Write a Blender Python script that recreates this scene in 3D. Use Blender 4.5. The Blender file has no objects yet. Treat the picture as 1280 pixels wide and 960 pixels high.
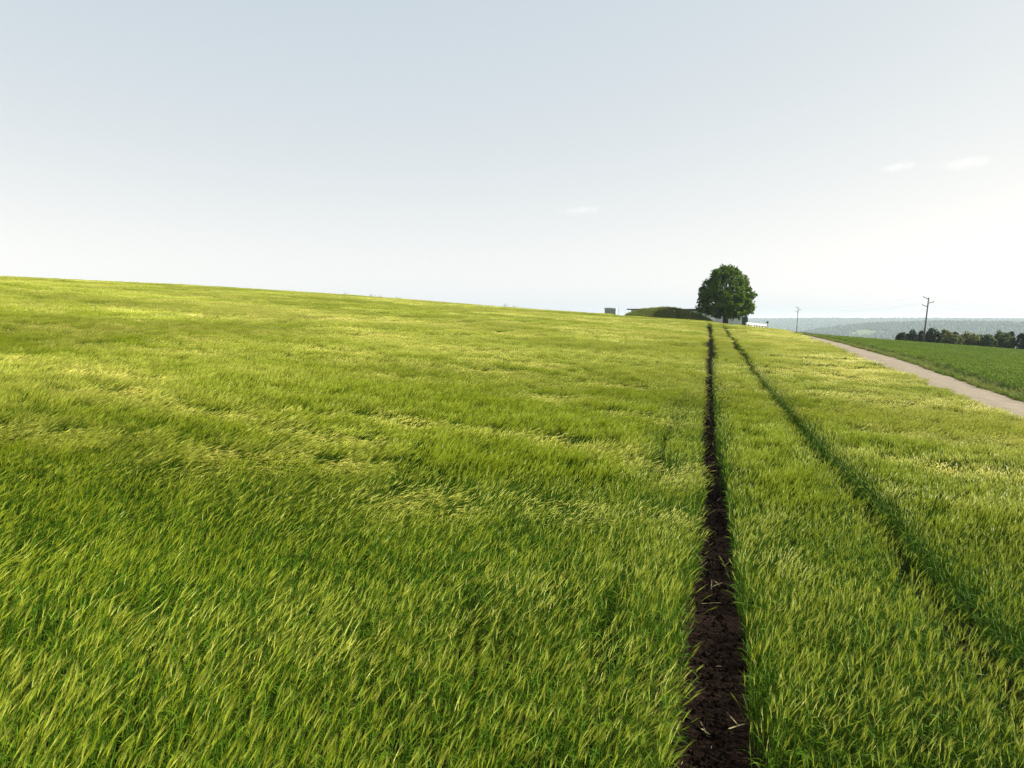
import bpy, math, random
import numpy as np
from mathutils import Vector, Matrix

S = bpy.context.scene
COL = S.collection
R = math.radians
random.seed(7)
NP = np.random.default_rng(11)

# ------------------------------------------------------------------ camera
CAM_Z = 2.95
PITCH, YAW = 4.76, 13.97                     # degrees: down, and left of the tramlines (+Y)
cam_d = bpy.data.cameras.new('camera')
cam_d.sensor_width = 36.0
cam_d.lens = 27.7
cam_d.clip_start = 0.05
cam_d.clip_end = 30000
cam = bpy.data.objects.new('camera', cam_d)
COL.objects.link(cam)
cam.location = (0, 0, CAM_Z)
cam.rotation_euler = (R(90 - PITCH), 0, R(YAW))
S.camera = cam

# ------------------------------------------------------------------ sky, sun, exposure
SUN_AZ, SUN_EL = 75.0, 36.0                  # azimuth clockwise from +Y
world = bpy.data.worlds.new('World')
S.world = world
world.use_nodes = True
wn, wl = world.node_tree.nodes, world.node_tree.links
wn.clear()
sky = wn.new('ShaderNodeTexSky')
sky.sky_type = 'NISHITA'
sky.sun_disc = False
sky.sun_elevation = R(SUN_EL)
sky.sun_rotation = R(SUN_AZ)
sky.altitude = 300
sky.air_density = 1.0
sky.dust_density = 1.2
sky.ozone_density = 1.0
bg = wn.new('ShaderNodeBackground')
bg.inputs['Strength'].default_value = 0.055
wo = wn.new('ShaderNodeOutputWorld')
hz = wn.new('ShaderNodeMix'); hz.data_type = 'RGBA'; hz.blend_type = 'MULTIPLY'   # thin high haze: paler, less blue than clear air
hz.inputs[0].default_value = 1.0
hz.inputs[7].default_value = (0.70, 0.55, 0.37, 1)
bw = wn.new('ShaderNodeRGBToBW')
wl.new(sky.outputs[0], bw.inputs[0])
wl.new(bw.outputs[0], hz.inputs[6])
veil = wn.new('ShaderNodeMix'); veil.data_type = 'RGBA'; veil.blend_type = 'ADD'     # its even milky veil
veil.inputs[0].default_value = 1.0
veil.inputs[7].default_value = (2.12, 2.92, 3.70, 1)
wl.new(hz.outputs[2], veil.inputs[6])
wl.new(veil.outputs[2], bg.inputs['Color'])
wl.new(bg.outputs[0], wo.inputs['Surface'])

sun_d = bpy.data.lights.new('sun', 'SUN')
sun_d.energy = 4.7
sun_d.angle = R(0.53)
sun_d.color = (1.0, 0.955, 0.86)
sun = bpy.data.objects.new('sun', sun_d)
COL.objects.link(sun)
sd = Vector((math.sin(R(SUN_AZ)) * math.cos(R(SUN_EL)), math.cos(R(SUN_AZ)) * math.cos(R(SUN_EL)), math.sin(R(SUN_EL))))
sun.rotation_euler = sd.to_track_quat('Z', 'Y').to_euler()
sun.location = (60, 40, 60)

S.view_settings.view_transform = 'Standard'
S.view_settings.look = 'None'
S.view_settings.exposure = 1.62
S.view_settings.gamma = 1.0
S.view_settings.use_curve_mapping = False
S.render.engine = 'CYCLES'
S.cycles.use_denoising = True
S.cycles.denoiser = 'OPENIMAGEDENOISE'
S.cycles.denoising_prefilter = 'NONE'
S.cycles.max_bounces = 6
S.cycles.diffuse_bounces = 3
S.cycles.transmission_bounces = 4
S.cycles.volume_bounces = 1
S.cycles.sample_clamp_indirect = 6.0

# ------------------------------------------------------------------ noise and terrain (numpy)
def vnoise(x, y, seed=0):
    """smooth value noise in 0..1"""
    x = np.asarray(x, float); y = np.asarray(y, float)
    xi = np.floor(x).astype(np.int64); yi = np.floor(y).astype(np.int64)
    fx = x - xi; fy = y - yi
    fx = fx * fx * (3 - 2 * fx); fy = fy * fy * (3 - 2 * fy)
    def h(a, b):
        n = (a * 374761393 + b * 668265263 + seed * 974634777) & 0xFFFFFFFF
        n = ((n ^ (n >> 13)) * 1274126177) & 0xFFFFFFFF
        n = (n ^ (n >> 16)) & 0xFFFF
        return n / 65535.0
    a = h(xi, yi); b = h(xi + 1, yi); c = h(xi, yi + 1); d = h(xi + 1, yi + 1)
    return (a * (1 - fx) + b * fx) * (1 - fy) + (c * (1 - fx) + d * fx) * fy

def fbm(x, y, seed=0, octv=3):
    s = 0; w = 1.0; t = 0
    for o in range(octv):
        s = s + w * vnoise(np.asarray(x) * 2 ** o + 17.3 * o, np.asarray(y) * 2 ** o - 9.1 * o, seed + o)
        t += w; w *= 0.5
    return s / t

_Y = np.array([-60, -20, 0, 8, 22, 35, 50, 82, 123, 145, 175, 200, 240, 300, 400, 600, 900, 1500, 20000.])
_Z = np.array([0, 0, 0, -.02, -.20, -.10, .12, .60, 1.12, 1.28, 1.15, .3, -2.5, -8, -19, -40, -62, -80, -80.])
_X = np.array([-3000, -600, -260, -180, -130, -100, -70, 0, 8, 14, 60, 110, 160, 240, 500, 3000.])
_L = np.array([-60, -30, 2, 8.0, 8.6, 7.6, 5.6, 0, -.6, -1.05, -4.5, -8.6, -13, -21, -40, -60.])
_W = np.array([1, 3, 5, 3, 1.]) / 13.0

def hills_z(X, Y):
    r = np.hypot(X, Y)
    ph = np.degrees(np.arctan2(X, Y))
    n = (fbm(X / 700, Y / 700, 5, 4) - .5)
    top1 = -12 + 10 * n
    top2 = np.interp(ph, [3, 6.5, 8.5, 10.8, 14.5, 19, 24, 35, 50], [-74, -52, -32, -19, -13, -20, -24, -30, -40]) + 12 * n
    a = (top1 + 80) * np.exp(-np.abs((r - 5600) / 1150) ** 2.2)
    a = np.where(r > 5600, np.maximum(a, (top1 + 80) * .8), a)
    b = (top2 + 80) * np.exp(-((r - 3250) / 560) ** 2)
    return np.where(r > 1300, np.maximum(a, b) + 0.25 * np.minimum(a, b), 0)

def gz(X, Y):
    X = np.asarray(X, float); Y = np.asarray(Y, float)
    s = 0; l = 0
    for w, o in zip(_W, (-1, -.5, 0, .5, 1)):
        s = s + w * np.interp(Y + o * (3 + np.abs(Y) * .08), _Y, _Z)
        l = l + w * np.interp(X + o * (2 + np.abs(X) * .10), _X, _L)
    st = lambda t: np.clip(t, 0, 1) ** 2 * (3 - 2 * np.clip(t, 0, 1))
    knoll = .55 * np.exp(-((X + 2) / np.where(X > -2, 8.5, 20)) ** 2) * st((Y - 92) / 34) * (1 - st((Y - 150) / 40))
    return np.maximum(s + l + knoll, -80.0) + hills_z(X, Y)

def g1(x, y):
    return float(gz(x, y))

F_PX, CP, SP, CY, SY = 985.0, math.cos(R(PITCH)), math.sin(R(PITCH)), math.cos(R(YAW)), math.sin(R(YAW))
def seen(X, Y, Z, mx=170, my=110):
    """points inside the view's wedge, with a margin for a step to the side"""
    d = -SY * X + CY * Y; r = CY * X + SY * Y; u = Z - CAM_Z
    f = np.maximum(d * CP - u * SP, .01); up = u * CP + d * SP
    px = 640 + F_PX * r / f; py = 480 - F_PX * up / f
    return ((d > .3) & (px > -mx) & (px < 1280 + mx) & (py < 960 + my)) | (np.hypot(X, Y - 4.5) < 3.5)

def tram_left(Y):   return np.interp(Y, [0, 10, 22, 60, 125], [.06, .09, .04, .02, .05]) + .05 * (vnoise(np.asarray(Y) * .7, 2.0, 15) - .5)
def tram_right(Y):  return np.interp(Y, [0, 10, 22, 60, 125], [2.26, 2.25, 2.18, 2.06, 2.05]) + .06 * (vnoise(np.asarray(Y) * .7, 6.0, 16) - .5)
_PY = np.array([-60, -10, 20, 32, 42, 56, 77, 107, 131, 150, 175, 230.])
_PL = np.array([10.3, 10.3, 10.3, 10.4, 10.7, 11.3, 12.0, 12.5, 12.6, 12.8, 13.2, 14.8])
_PR = np.array([14.0, 14.0, 14.1, 14.3, 14.7, 15.5, 16.6, 16.8, 16.4, 16.2, 16.3, 17.8])
def path_l(Y): return np.interp(Y, _PY, _PL) + .25 * (vnoise(np.asarray(Y) * .45, 3.1, 3) - .5)
def path_r(Y): return np.interp(Y, _PY, _PR) + .35 * (vnoise(np.asarray(Y) * .4, 8.1, 4) - .5)

# ------------------------------------------------------------------ materials
def mat(name, col, col2=None, rough=.8, spec=.3, scale=8.0, detail=6, bump=0.0, bscale=None, transl=0.0, tone=None, metallic=0.0, rand=0.0, tcol=None, coords='Object'):
    m = bpy.data.materials.new(name); m.use_nodes = True
    n, l = m.node_tree.nodes, m.node_tree.links
    n.clear()
    out = n.new('ShaderNodeOutputMaterial')
    p = n.new('ShaderNodeBsdfPrincipled')
    p.inputs['Roughness'].default_value = rough
    p.inputs['Specular IOR Level'].default_value = spec
    p.inputs['Metallic'].default_value = metallic
    csock = None
    if col2 is not None:
        mix = n.new('ShaderNodeMix'); mix.data_type = 'RGBA'
        mix.inputs[6].default_value = (*col, 1); mix.inputs[7].default_value = (*col2, 1)
        if tone:
            at = n.new('ShaderNodeAttribute'); at.attribute_type = 'INSTANCER'; at.attribute_name = tone
            l.new(at.outputs['Fac'], mix.inputs[0])
        else:
            tc = n.new('ShaderNodeTexCoord')
            ns = n.new('ShaderNodeTexNoise'); ns.inputs['Scale'].default_value = scale; ns.inputs['Detail'].default_value = detail
            ns.inputs['Roughness'].default_value = .65
            l.new(tc.outputs[coords], ns.inputs['Vector'])
            rm = n.new('ShaderNodeMapRange'); rm.inputs[1].default_value = .32; rm.inputs[2].default_value = .68
            l.new(ns.outputs['Fac'], rm.inputs[0]); l.new(rm.outputs[0], mix.inputs[0])
        csock = mix.outputs[2]
        l.new(csock, p.inputs['Base Color'])
    else:
        p.inputs['Base Color'].default_value = (*col, 1)
    if rand:
        oi = n.new('ShaderNodeObjectInfo'); ml = n.new('ShaderNodeMapRange')
        ml.inputs[3].default_value = 1 - rand; ml.inputs[4].default_value = 1 + rand
        l.new(oi.outputs['Random'], ml.inputs[0])
        hs = n.new('ShaderNodeHueSaturation'); l.new(ml.outputs[0], hs.inputs['Value'])
        if csock is not None: l.new(csock, hs.inputs['Color'])
        else: hs.inputs['Color'].default_value = (*col, 1)
        csock = hs.outputs[0]; l.new(csock, p.inputs['Base Color'])
    if bump:
        tc = n.new('ShaderNodeTexCoord')
        ns = n.new('ShaderNodeTexNoise'); ns.inputs['Scale'].default_value = bscale or scale * 3; ns.inputs['Detail'].default_value = 6
        l.new(tc.outputs[coords], ns.inputs['Vector'])
        b = n.new('ShaderNodeBump'); b.inputs['Strength'].default_value = bump; b.inputs['Distance'].default_value = .05
        l.new(ns.outputs['Fac'], b.inputs['Height']); l.new(b.outputs[0], p.inputs['Normal'])
    if transl:
        t = n.new('ShaderNodeBsdfTranslucent')
        tc_ = tcol or tuple(min(1, c * 1.25) for c in col)
        if csock is not None and tcol is None: l.new(csock, t.inputs['Color'])
        else: t.inputs['Color'].default_value = (*tc_, 1)
        ms = n.new('ShaderNodeMixShader'); ms.inputs[0].default_value = transl
        l.new(p.outputs[0], ms.inputs[1]); l.new(t.outputs[0], ms.inputs[2]); l.new(ms.outputs[0], out.inputs['Surface'])
    else:
        l.new(p.outputs[0], out.inputs['Surface'])
    return m

M = {}
M['soil'] = mat('dark soil', (.007, .0035, .002), (.015, .008, .005), .95, .05, 9, bump=.9, bscale=30)
M['meadow'] = mat('meadow turf', (.075, .11, .016), (.12, .14, .028), .9, .1, .6)
M['valley'] = mat('valley fields', (.05, .075, .028), (.10, .12, .05), .95, .05, .0035, detail=2)
M['path'] = mat('pale gravel', (.12, .098, .070), (.185, .152, .110), .95, .15, 1.4, detail=9, bump=.5, bscale=25)
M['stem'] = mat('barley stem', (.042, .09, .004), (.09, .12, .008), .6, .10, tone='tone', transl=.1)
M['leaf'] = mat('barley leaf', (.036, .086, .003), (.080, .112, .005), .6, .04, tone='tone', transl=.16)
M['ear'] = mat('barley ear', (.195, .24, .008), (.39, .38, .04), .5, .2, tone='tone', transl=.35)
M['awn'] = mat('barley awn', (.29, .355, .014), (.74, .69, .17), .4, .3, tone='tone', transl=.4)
M['grass'] = mat('verge grass', (.08, .135, .012), (.18, .18, .04), .6, .12, tone='tone', transl=.35)
M['crop'] = mat('young crop leaf', (.085, .15, .008), (.14, .195, .015), .6, .08, tone='tone', transl=.35)
M['tree_leaf'] = mat('chestnut leaf', (.026, .062, .002), (.09, .15, .005), .55, .04, .9, transl=.32)
M['bark'] = mat('dark bark', (.05, .04, .03), (.09, .075, .06), .9, .2, 6, bump=.8, bscale=18)
M['dark_leaf'] = mat('dark evergreen leaf', (.009, .021, .005), (.02, .036, .008), .6, .1, .8, transl=.2)
M['mid_leaf'] = mat('green bush leaf', (.026, .055, .006), (.055, .085, .011), .6, .1, .8, transl=.3)
M['light_leaf'] = mat('yellow green bush leaf', (.07, .09, .015), (.11, .12, .028), .6, .1, .8, transl=.35)
M['olive_leaf'] = mat('olive bush leaf', (.06, .075, .014), (.11, .12, .03), .6, .1, .8, transl=.35)
M['forest'] = mat('far forest crown', (.022, .040, .016), (.05, .068, .022), .9, .1, tone='tone')
M['grey_paint'] = mat('blue grey sheet metal', (.32, .37, .38), (.40, .44, .45), .55, .4, 2.0)
M['pale_panel'] = mat('pale cladding', (.50, .54, .54), (.60, .63, .62), .6, .35, 1.5)
M['roof_dark'] = mat('dark roof felt', (.045, .055, .055), (.075, .085, .085), .8, .2, 3)
M['roof_pale'] = mat('grey roof sheet', (.22, .26, .27), (.30, .34, .34), .6, .4, 1.2)
M['concrete'] = mat('weathered concrete', (.27, .28, .265), (.37, .37, .34), .9, .15, 2.5, bump=.3)
M['white'] = mat('white paint', (.74, .75, .74), (.82, .82, .80), .6, .35, 3)
M['black'] = mat('dark opening', (.02, .022, .022), None, .8, .2)
M['dark_green'] = mat('dark green boards', (.045, .06, .05), (.07, .085, .07), .75, .25, 4)
M['wood'] = mat('grey weathered wood', (.07, .055, .045), (.14, .12, .10), .9, .15, 4, bump=.4)
M['steel'] = mat('galvanised steel', (.42, .43, .43), (.5, .51, .5), .45, .5, 6, metallic=.6)
M['wire'] = mat('dull wire', (.12, .12, .12), None, .6, .3)
M['porcelain'] = mat('pale insulator', (.42, .42, .40), None, .4, .4)
M['stone'] = mat('clod', (.005, .003, .002), (.014, .0085, .006), .95, .03, 14)
M['straw'] = mat('dry straw', (.26, .21, .10), (.36, .31, .16), .8, .15, 5)

# ------------------------------------------------------------------ mesh helpers
class MB:
    def __init__(s): s.v = []; s.f = []; s.m = []; s.mats = []
    def mi(s, m):
        if m not in s.mats: s.mats.append(m)
        return s.mats.index(m)
    def add(s, vs, fs, m):
        o = len(s.v); k = s.mi(m)
        s.v.extend([tuple(map(float, v)) for v in vs])
        for f in fs:
            s.f.append(tuple(i + o for i in f)); s.m.append(k)
    def box(s, c, d, m, taper=1.0, rot=0.0):
        x, y, z = d[0] / 2, d[1] / 2, d[2] / 2
        vs = []
        for sz, t in ((-1, 1), (1, taper)):
            for sx, sy in ((-1, -1), (1, -1), (1, 1), (-1, 1)):
                px, py = sx * x * t, sy * y * t
                vs.append((c[0] + px * math.cos(rot) - py * math.sin(rot), c[1] + px * math.sin(rot) + py * math.cos(rot), c[2] + sz * z))
        s.add(vs, [(3, 2, 1, 0), (4, 5, 6, 7), (0, 1, 5, 4), (1, 2, 6, 5), (2, 3, 7, 6), (3, 0, 4, 7)], m)
    def tube(s, pts, rad, m, n=6, cap=True):
        pts = [Vector(p) for p in pts]; vs = []; fs = []
        rad = rad if hasattr(rad, '__len__') else [rad] * len(pts)
        for i, p in enumerate(pts):
            t = (pts[min(i + 1, len(pts) - 1)] - pts[max(i - 1, 0)]).normalized()
            a = t.cross(Vector((0, 0, 1)) if abs(t.z) < .9 else Vector((1, 0, 0))).normalized(); b = t.cross(a)
            for k in range(n):
                q = 2 * math.pi * k / n
                vs.append(p + (a * math.cos(q) + b * math.sin(q)) * rad[i])
        for i in range(len(pts) - 1):
            for k in range(n):
                fs.append((i * n + k, i * n + (k + 1) % n, (i + 1) * n + (k + 1) % n, (i + 1) * n + k))
        if cap:
            fs.append(tuple(range(n - 1, -1, -1))); fs.append(tuple(len(vs) - n + k for k in range(n)))
        s.add(vs, fs, m)
    def mesh(s, name):
        me = bpy.data.meshes.new(name)
        me.from_pydata(s.v, [], s.f)
        for m in s.mats: me.materials.append(m)
        if len(s.mats) > 1: me.polygons.foreach_set('material_index', s.m)
        me.update()
        return me
    def build(s, name, parent=None, loc=None, smooth=False, rz=0.0):
        me = s.mesh(name)
        if smooth: me.polygons.foreach_set('use_smooth', [True] * len(me.polygons))
        o = bpy.data.objects.new(name, me); COL.objects.link(o)
        if parent: o.parent = parent
        if loc is not None: o.location = loc
        if rz: o.rotation_euler.z = rz
        return o

def tag(o, label=None, cat=None, group=None, kind=None):
    if label: o['label'] = label
    if cat: o['category'] = cat
    if group: o['group'] = group
    if kind: o['kind'] = kind
    return o

def empty(name, loc, rz=0.0):
    o = bpy.data.objects.new(name, None); COL.objects.link(o)
    o.empty_display_size = .3
    o.location = loc; o.rotation_euler = (0, 0, rz)
    return o

# ------------------------------------------------------------------ ground: one polar sheet, then valley and hills
def polar_sheet(name, r_list, ang_deg, matsel, mats, kind='structure'):
    rr = np.asarray(r_list); aa = np.radians(np.asarray(ang_deg))
    Rg, Ag = np.meshgrid(rr, aa, indexing='ij')
    X = Rg * np.sin(Ag); Y = Rg * np.cos(Ag)
    Z = gz(X, Y)
    na = len(aa)
    co = np.stack([X.ravel(), Y.ravel(), Z.ravel()], 1)
    i = np.arange(len(rr) - 1)[:, None] * na; j = np.arange(na - 1)[None, :]
    q = np.stack([(i + j), (i + j + na), (i + j + na + 1), (i + j + 1)], -1).reshape(-1, 4)
    me = bpy.data.meshes.new(name)
    me.from_pydata(co.tolist(), [], q[:, ::-1].tolist())
    for m in mats: me.materials.append(m)
    if matsel is not None:
        c = co[q].mean(1)
        me.polygons.foreach_set('material_index', matsel(c[:, 0], c[:, 1]).astype(np.int32))
    me.polygons.foreach_set('use_smooth', [True] * len(me.polygons))
    me.update()
    o = bpy.data.objects.new(name, me); COL.objects.link(o); o['kind'] = kind
    return o

ANG = np.concatenate([np.arange(-180, -62, 6), np.arange(-62, 40, .75), np.arange(40, 181, 6)])
ANG[-1] = 180
R1 = [0.0] + [0.5 * 1.055 ** k for k in range(0, 122)]
R1 = [r for r in R1 if r < 300] + [300.0]
def ground_sel(x, y):
    far = (np.hypot(x, y) > 190) | ((y > 131) & (x > -26) & (x < 14)) | (x > 95)
    return np.where(far, 1, 0)
polar_sheet('ground', R1, ANG, ground_sel, [M['soil'], M['meadow']])
ANG2 = np.concatenate([np.arange(-180, -4, 6), np.arange(-4, 40, .4), np.arange(40, 181, 6)]); ANG2[-1] = 180
R2 = [300.0]
while R2[-1] < 8800: R2.append(R2[-1] * 1.028)
polar_sheet('hills', R2, ANG2, None, [M['valley']])

def strip(name, ys, l, r, m, dz, n=7, kind='structure'):
    ys = np.asarray(ys); t = np.linspace(0, 1, n)
    X = l(ys)[:, None] * (1 - t) + r(ys)[:, None] * t
    Y = np.repeat(ys[:, None], n, 1)
    crown = .05 * (1 - (2 * t - 1) ** 2)[None, :] + .012 * (fbm(X * 2, Y * 2, 9) - .5) - .025 * np.exp(-((np.abs(t - .5) - .27) / .09) ** 2)[None, :]
    Z = gz(X, Y) + dz + crown
    co = np.stack([X.ravel(), Y.ravel(), Z.ravel()], 1)
    i = np.arange(len(ys) - 1)[:, None] * n; j = np.arange(n - 1)[None, :]
    q = np.stack([i + j, i + j + 1, i + j + n + 1, i + j + n], -1).reshape(-1, 4)
    me = bpy.data.meshes.new(name); me.from_pydata(co.tolist(), [], q.tolist()); me.materials.append(m)
    me.polygons.foreach_set('use_smooth', [True] * len(me.polygons)); me.update()
    o = bpy.data.objects.new(name, me); COL.objects.link(o); o['kind'] = kind
    return o
strip('path', np.concatenate([np.arange(-12, 120, .5), np.arange(120, 200, 1.5)]), path_l, path_r, M['path'], .045, n=11)

# ------------------------------------------------------------------ scattering: one stuff object, instances from geometry nodes
def scatter(name, pts, idx, rot, scl, tone, sources, label=None):
    """pts (n,3); idx picks one of the source meshes; the result is ONE object"""
    me = bpy.data.meshes.new(name)
    me.vertices.add(len(pts)); me.vertices.foreach_set('co', np.asarray(pts, np.float32).ravel())
    for nm, typ, dat in (('pick', 'INT', idx), ('turn', 'FLOAT_VECTOR', rot), ('size', 'FLOAT_VECTOR', scl), ('tone', 'FLOAT', tone)):
        a = me.attributes.new(nm, typ, 'POINT')
        if typ == 'INT': a.data.foreach_set('value', np.asarray(dat, np.int32))
        elif typ == 'FLOAT': a.data.foreach_set('value', np.asarray(dat, np.float32))
        else: a.data.foreach_set('vector', np.asarray(dat, np.float32).ravel())
    me.update()
    o = bpy.data.objects.new(name, me); COL.objects.link(o); o['kind'] = 'stuff'
    if label: o['label'] = label
    ng = bpy.data.node_groups.new(name + ' scatter', 'GeometryNodeTree')
    ng.interface.new_socket('Geometry', in_out='INPUT', socket_type='NodeSocketGeometry')
    ng.interface.new_socket('Geometry', in_out='OUTPUT', socket_type='NodeSocketGeometry')
    n, l = ng.nodes, ng.links
    gi = n.new('NodeGroupInput'); go = n.new('NodeGroupOutput')
    iop = n.new('GeometryNodeInstanceOnPoints'); iop.inputs['Pick Instance'].default_value = True
    l.new(gi.outputs[0], iop.inputs['Points'])
    join = n.new('GeometryNodeJoinGeometry')
    for me_s in reversed(sources):                       # the last link lands first in a joined list
        so = bpy.data.objects.new(me_s.name, me_s)       # not linked to any collection
        oi = n.new('GeometryNodeObjectInfo'); oi.inputs['Object'].default_value = so
        oi.inputs['As Instance'].default_value = False
        g2i = n.new('GeometryNodeGeometryToInstance')
        l.new(oi.outputs['Geometry'], g2i.inputs[0]); l.new(g2i.outputs[0], join.inputs[0])
    l.new(join.outputs[0], iop.inputs['Instance'])
    def attr(nm, typ):
        a = n.new('GeometryNodeInputNamedAttribute'); a.data_type = typ; a.inputs['Name'].default_value = nm
        return next(s for s in a.outputs if s.enabled and s.name == 'Attribute')
    l.new(attr('pick', 'INT'), iop.inputs['Instance Index'])
    e2r = n.new('FunctionNodeEulerToRotation'); l.new(attr('turn', 'FLOAT_VECTOR'), e2r.inputs[0]); l.new(e2r.outputs[0], iop.inputs['Rotation'])
    l.new(attr('size', 'FLOAT_VECTOR'), iop.inputs['Scale'])
    l.new(iop.outputs[0], go.inputs[0])
    md = o.modifiers.new('scatter', 'NODES'); md.node_group = ng
    return o

# ------------------------------------------------------------------ barley
def stalk(mb, rng, bend, H=.74, az=0.0, at=(0, 0), lod=0):
    """one barley plant leaning along azimuth az; lod 0 near, 1 middle, 2 far"""
    bend = R(bend)
    ca, sa = math.cos(az), math.sin(az)
    D = Vector((ca, sa, 0)); SD = Vector((-sa, ca, 0)); UP = Vector((0, 0, 1))
    n = (7, 4, 3)[lod]
    p = Vector((at[0], at[1], 0)); pts = [p.copy()]; dirs = []
    L = H * .86
    for i in range(n):
        s = (i + .5) / n
        th = bend * (.15 + .85 * s ** 1.5)
        d = D * math.sin(th) + UP * math.cos(th)
        dirs.append(d); p = p + d * (L / n); pts.append(p.copy())
    # stem
    st = M['stem']
    w = (.0016, .0028, .005)[lod]
    if lod == 0:
        mb.tube(pts, [w, w, w, w, w * .9, w * .8, w * .7, w * .6], st, n=3, cap=False)
    else:
        k0 = 1 if lod == 1 else 2
        for i in range(k0, n):
            mb.add([pts[i] - SD * w, pts[i] + SD * w, pts[i + 1] + SD * w, pts[i + 1] - SD * w], [(0, 1, 2, 3)], st)
    # leaves
    for k, (hh, ln) in enumerate(((.34, .19), (.56, .20), (.80, .13))[(0, 1, 1)[lod]:]):
        if lod == 2 and k == 1 and rng.random() < .5: continue
        i = min(n - 1, int(hh * n)); b = pts[i]
        a2 = az + rng.gauss(0, 1.1); hd = Vector((math.cos(a2), math.sin(a2), 0))
        el = rng.uniform(.5, 1.15); ln *= rng.uniform(.75, 1.2); wd = (.0046, .006, .010)[lod] * rng.uniform(.8, 1.2)
        sd_ = Vector((-hd.y, hd.x, 0)) + UP * rng.gauss(0, .4); sd_.normalize()
        q = b.copy(); ring = []
        ns = (4, 2, 2)[lod]
        droop = rng.uniform(.9, 2.0)
        for j in range(ns + 1):
            t = j / ns
            ring.append((q.copy(), wd * (1 - t ** 2.2) * (.6 + .8 * t * (1 - t) * 2)))
            e = el - droop * t
            q = q + (hd * math.cos(e) + UP * math.sin(e)) * (ln / ns)
        vs = []
        for q_, w_ in ring[:-1]: vs += [q_ - sd_ * w_, q_ + sd_ * w_]
        vs.append(ring[-1][0])
        fs = [(2 * j, 2 * j + 1, 2 * j + 3, 2 * j + 2) for j in range(ns - 1)] + [(2 * ns - 2, 2 * ns - 1, 2 * ns)]
        mb.add(vs, fs, M['leaf'])
    # ear
    th = bend * 1.0 + R(rng.uniform(4, 22))
    d = (D * math.sin(th) + UP * math.cos(th)).normalized()
    e0 = pts[-1]; el = (.050, .058, .070)[lod] * rng.uniform(.85, 1.15); er = (.0036, .0055, .0095)[lod]
    e1 = e0 + d * el
    a = d.cross(SD).normalized()
    mid = e0 + d * el * .4
    if lod == 0:
        mb.add([e0, mid + SD * er, mid + a * er, mid - SD * er, mid - a * er, e1],
               [(0, 2, 1), (0, 3, 2), (0, 4, 3), (0, 1, 4), (5, 1, 2), (5, 2, 3), (5, 3, 4), (5, 4, 1)], M['ear'])
    else:
        mb.add([e0, mid + SD * er, e1, mid - SD * er], [(0, 1, 2, 3)], M['ear'])
        if lod == 1: mb.add([e0, mid + a * er, e1, mid - a * er], [(0, 1, 2, 3)], M['ear'])
    # awns
    na = (8, 6, 3)[lod]; aw = (.0010, .0020, .0048)[lod]
    for k in range(na):
        q = 2 * math.pi * (k + rng.random()) / na
        s0 = e0 + d * el * rng.uniform(.25, .95)
        sp = rng.uniform(.03, .15)
        off = SD * math.cos(q) + a * math.sin(q)
        ad = (d + off * sp).normalized(); ln = rng.uniform(.08, .125) * (.78, .95, 1.25)[lod]
        tip = s0 + ad * ln - UP * .012 + D * .01
        sidev = ad.cross(off).normalized() if k % 2 else off
        mb.add([s0 - sidev * aw, s0 + sidev * aw, tip], [(0, 1, 2)], M['awn'])

BEND = (16, 36, 58, 80)
NEARV, MIDV, FARV = 4, 3, 3
rng = random.Random(5)
src = []
for b in BEND:
    for v in range(NEARV):
        mb = MB(); stalk(mb, rng, b + rng.gauss(0, 6), .74 * rng.uniform(.92, 1.06), rng.gauss(0, .25)); src.append(mb.mesh('barley_plant'))
for b in BEND:
    for v in range(MIDV):
        mb = MB()
        for k in range(42):
            q, rr = rng.uniform(0, 6.283), .20 * math.sqrt(rng.random())
            stalk(mb, rng, max(3, b + rng.gauss(0, 8)), .74 * rng.uniform(.88, 1.08), rng.gauss(0, .3), (rr * math.cos(q), rr * math.sin(q)), 1)
        src.append(mb.mesh('barley_tuft'))
for b in BEND:
    for v in range(FARV):
        mb = MB()
        for k in range(250):
            stalk(mb, rng, max(3, b + rng.gauss(0, 9)), .74 * rng.uniform(.86, 1.08), rng.gauss(0, .3), (rng.uniform(-.72, .72), rng.uniform(-.72, .72)), 2)
        src.append(mb.mesh('barley_patch'))

def crop_limits(X, Y):
    ok = (X < path_l(Y) - .40 - .3 * vnoise(Y * .7, 1.0, 8)) & (X > -240)
    yend = np.interp(X, [-240, -26, -24, -18, -14, 6, 12, 17], [215, 190, 172, 150, 131, 129, 140, 165]) + 1.5 * (vnoise(X * .5, 2.2, 12) - .5)
    return ok & (Y < yend)

def gaps(X, Y, half_l, half_r):
    a = np.abs(X - tram_left(Y)) < half_l
    b = np.abs(X - tram_right(Y)) < half_r
    return ~((a | b) & (Y < 126))

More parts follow.
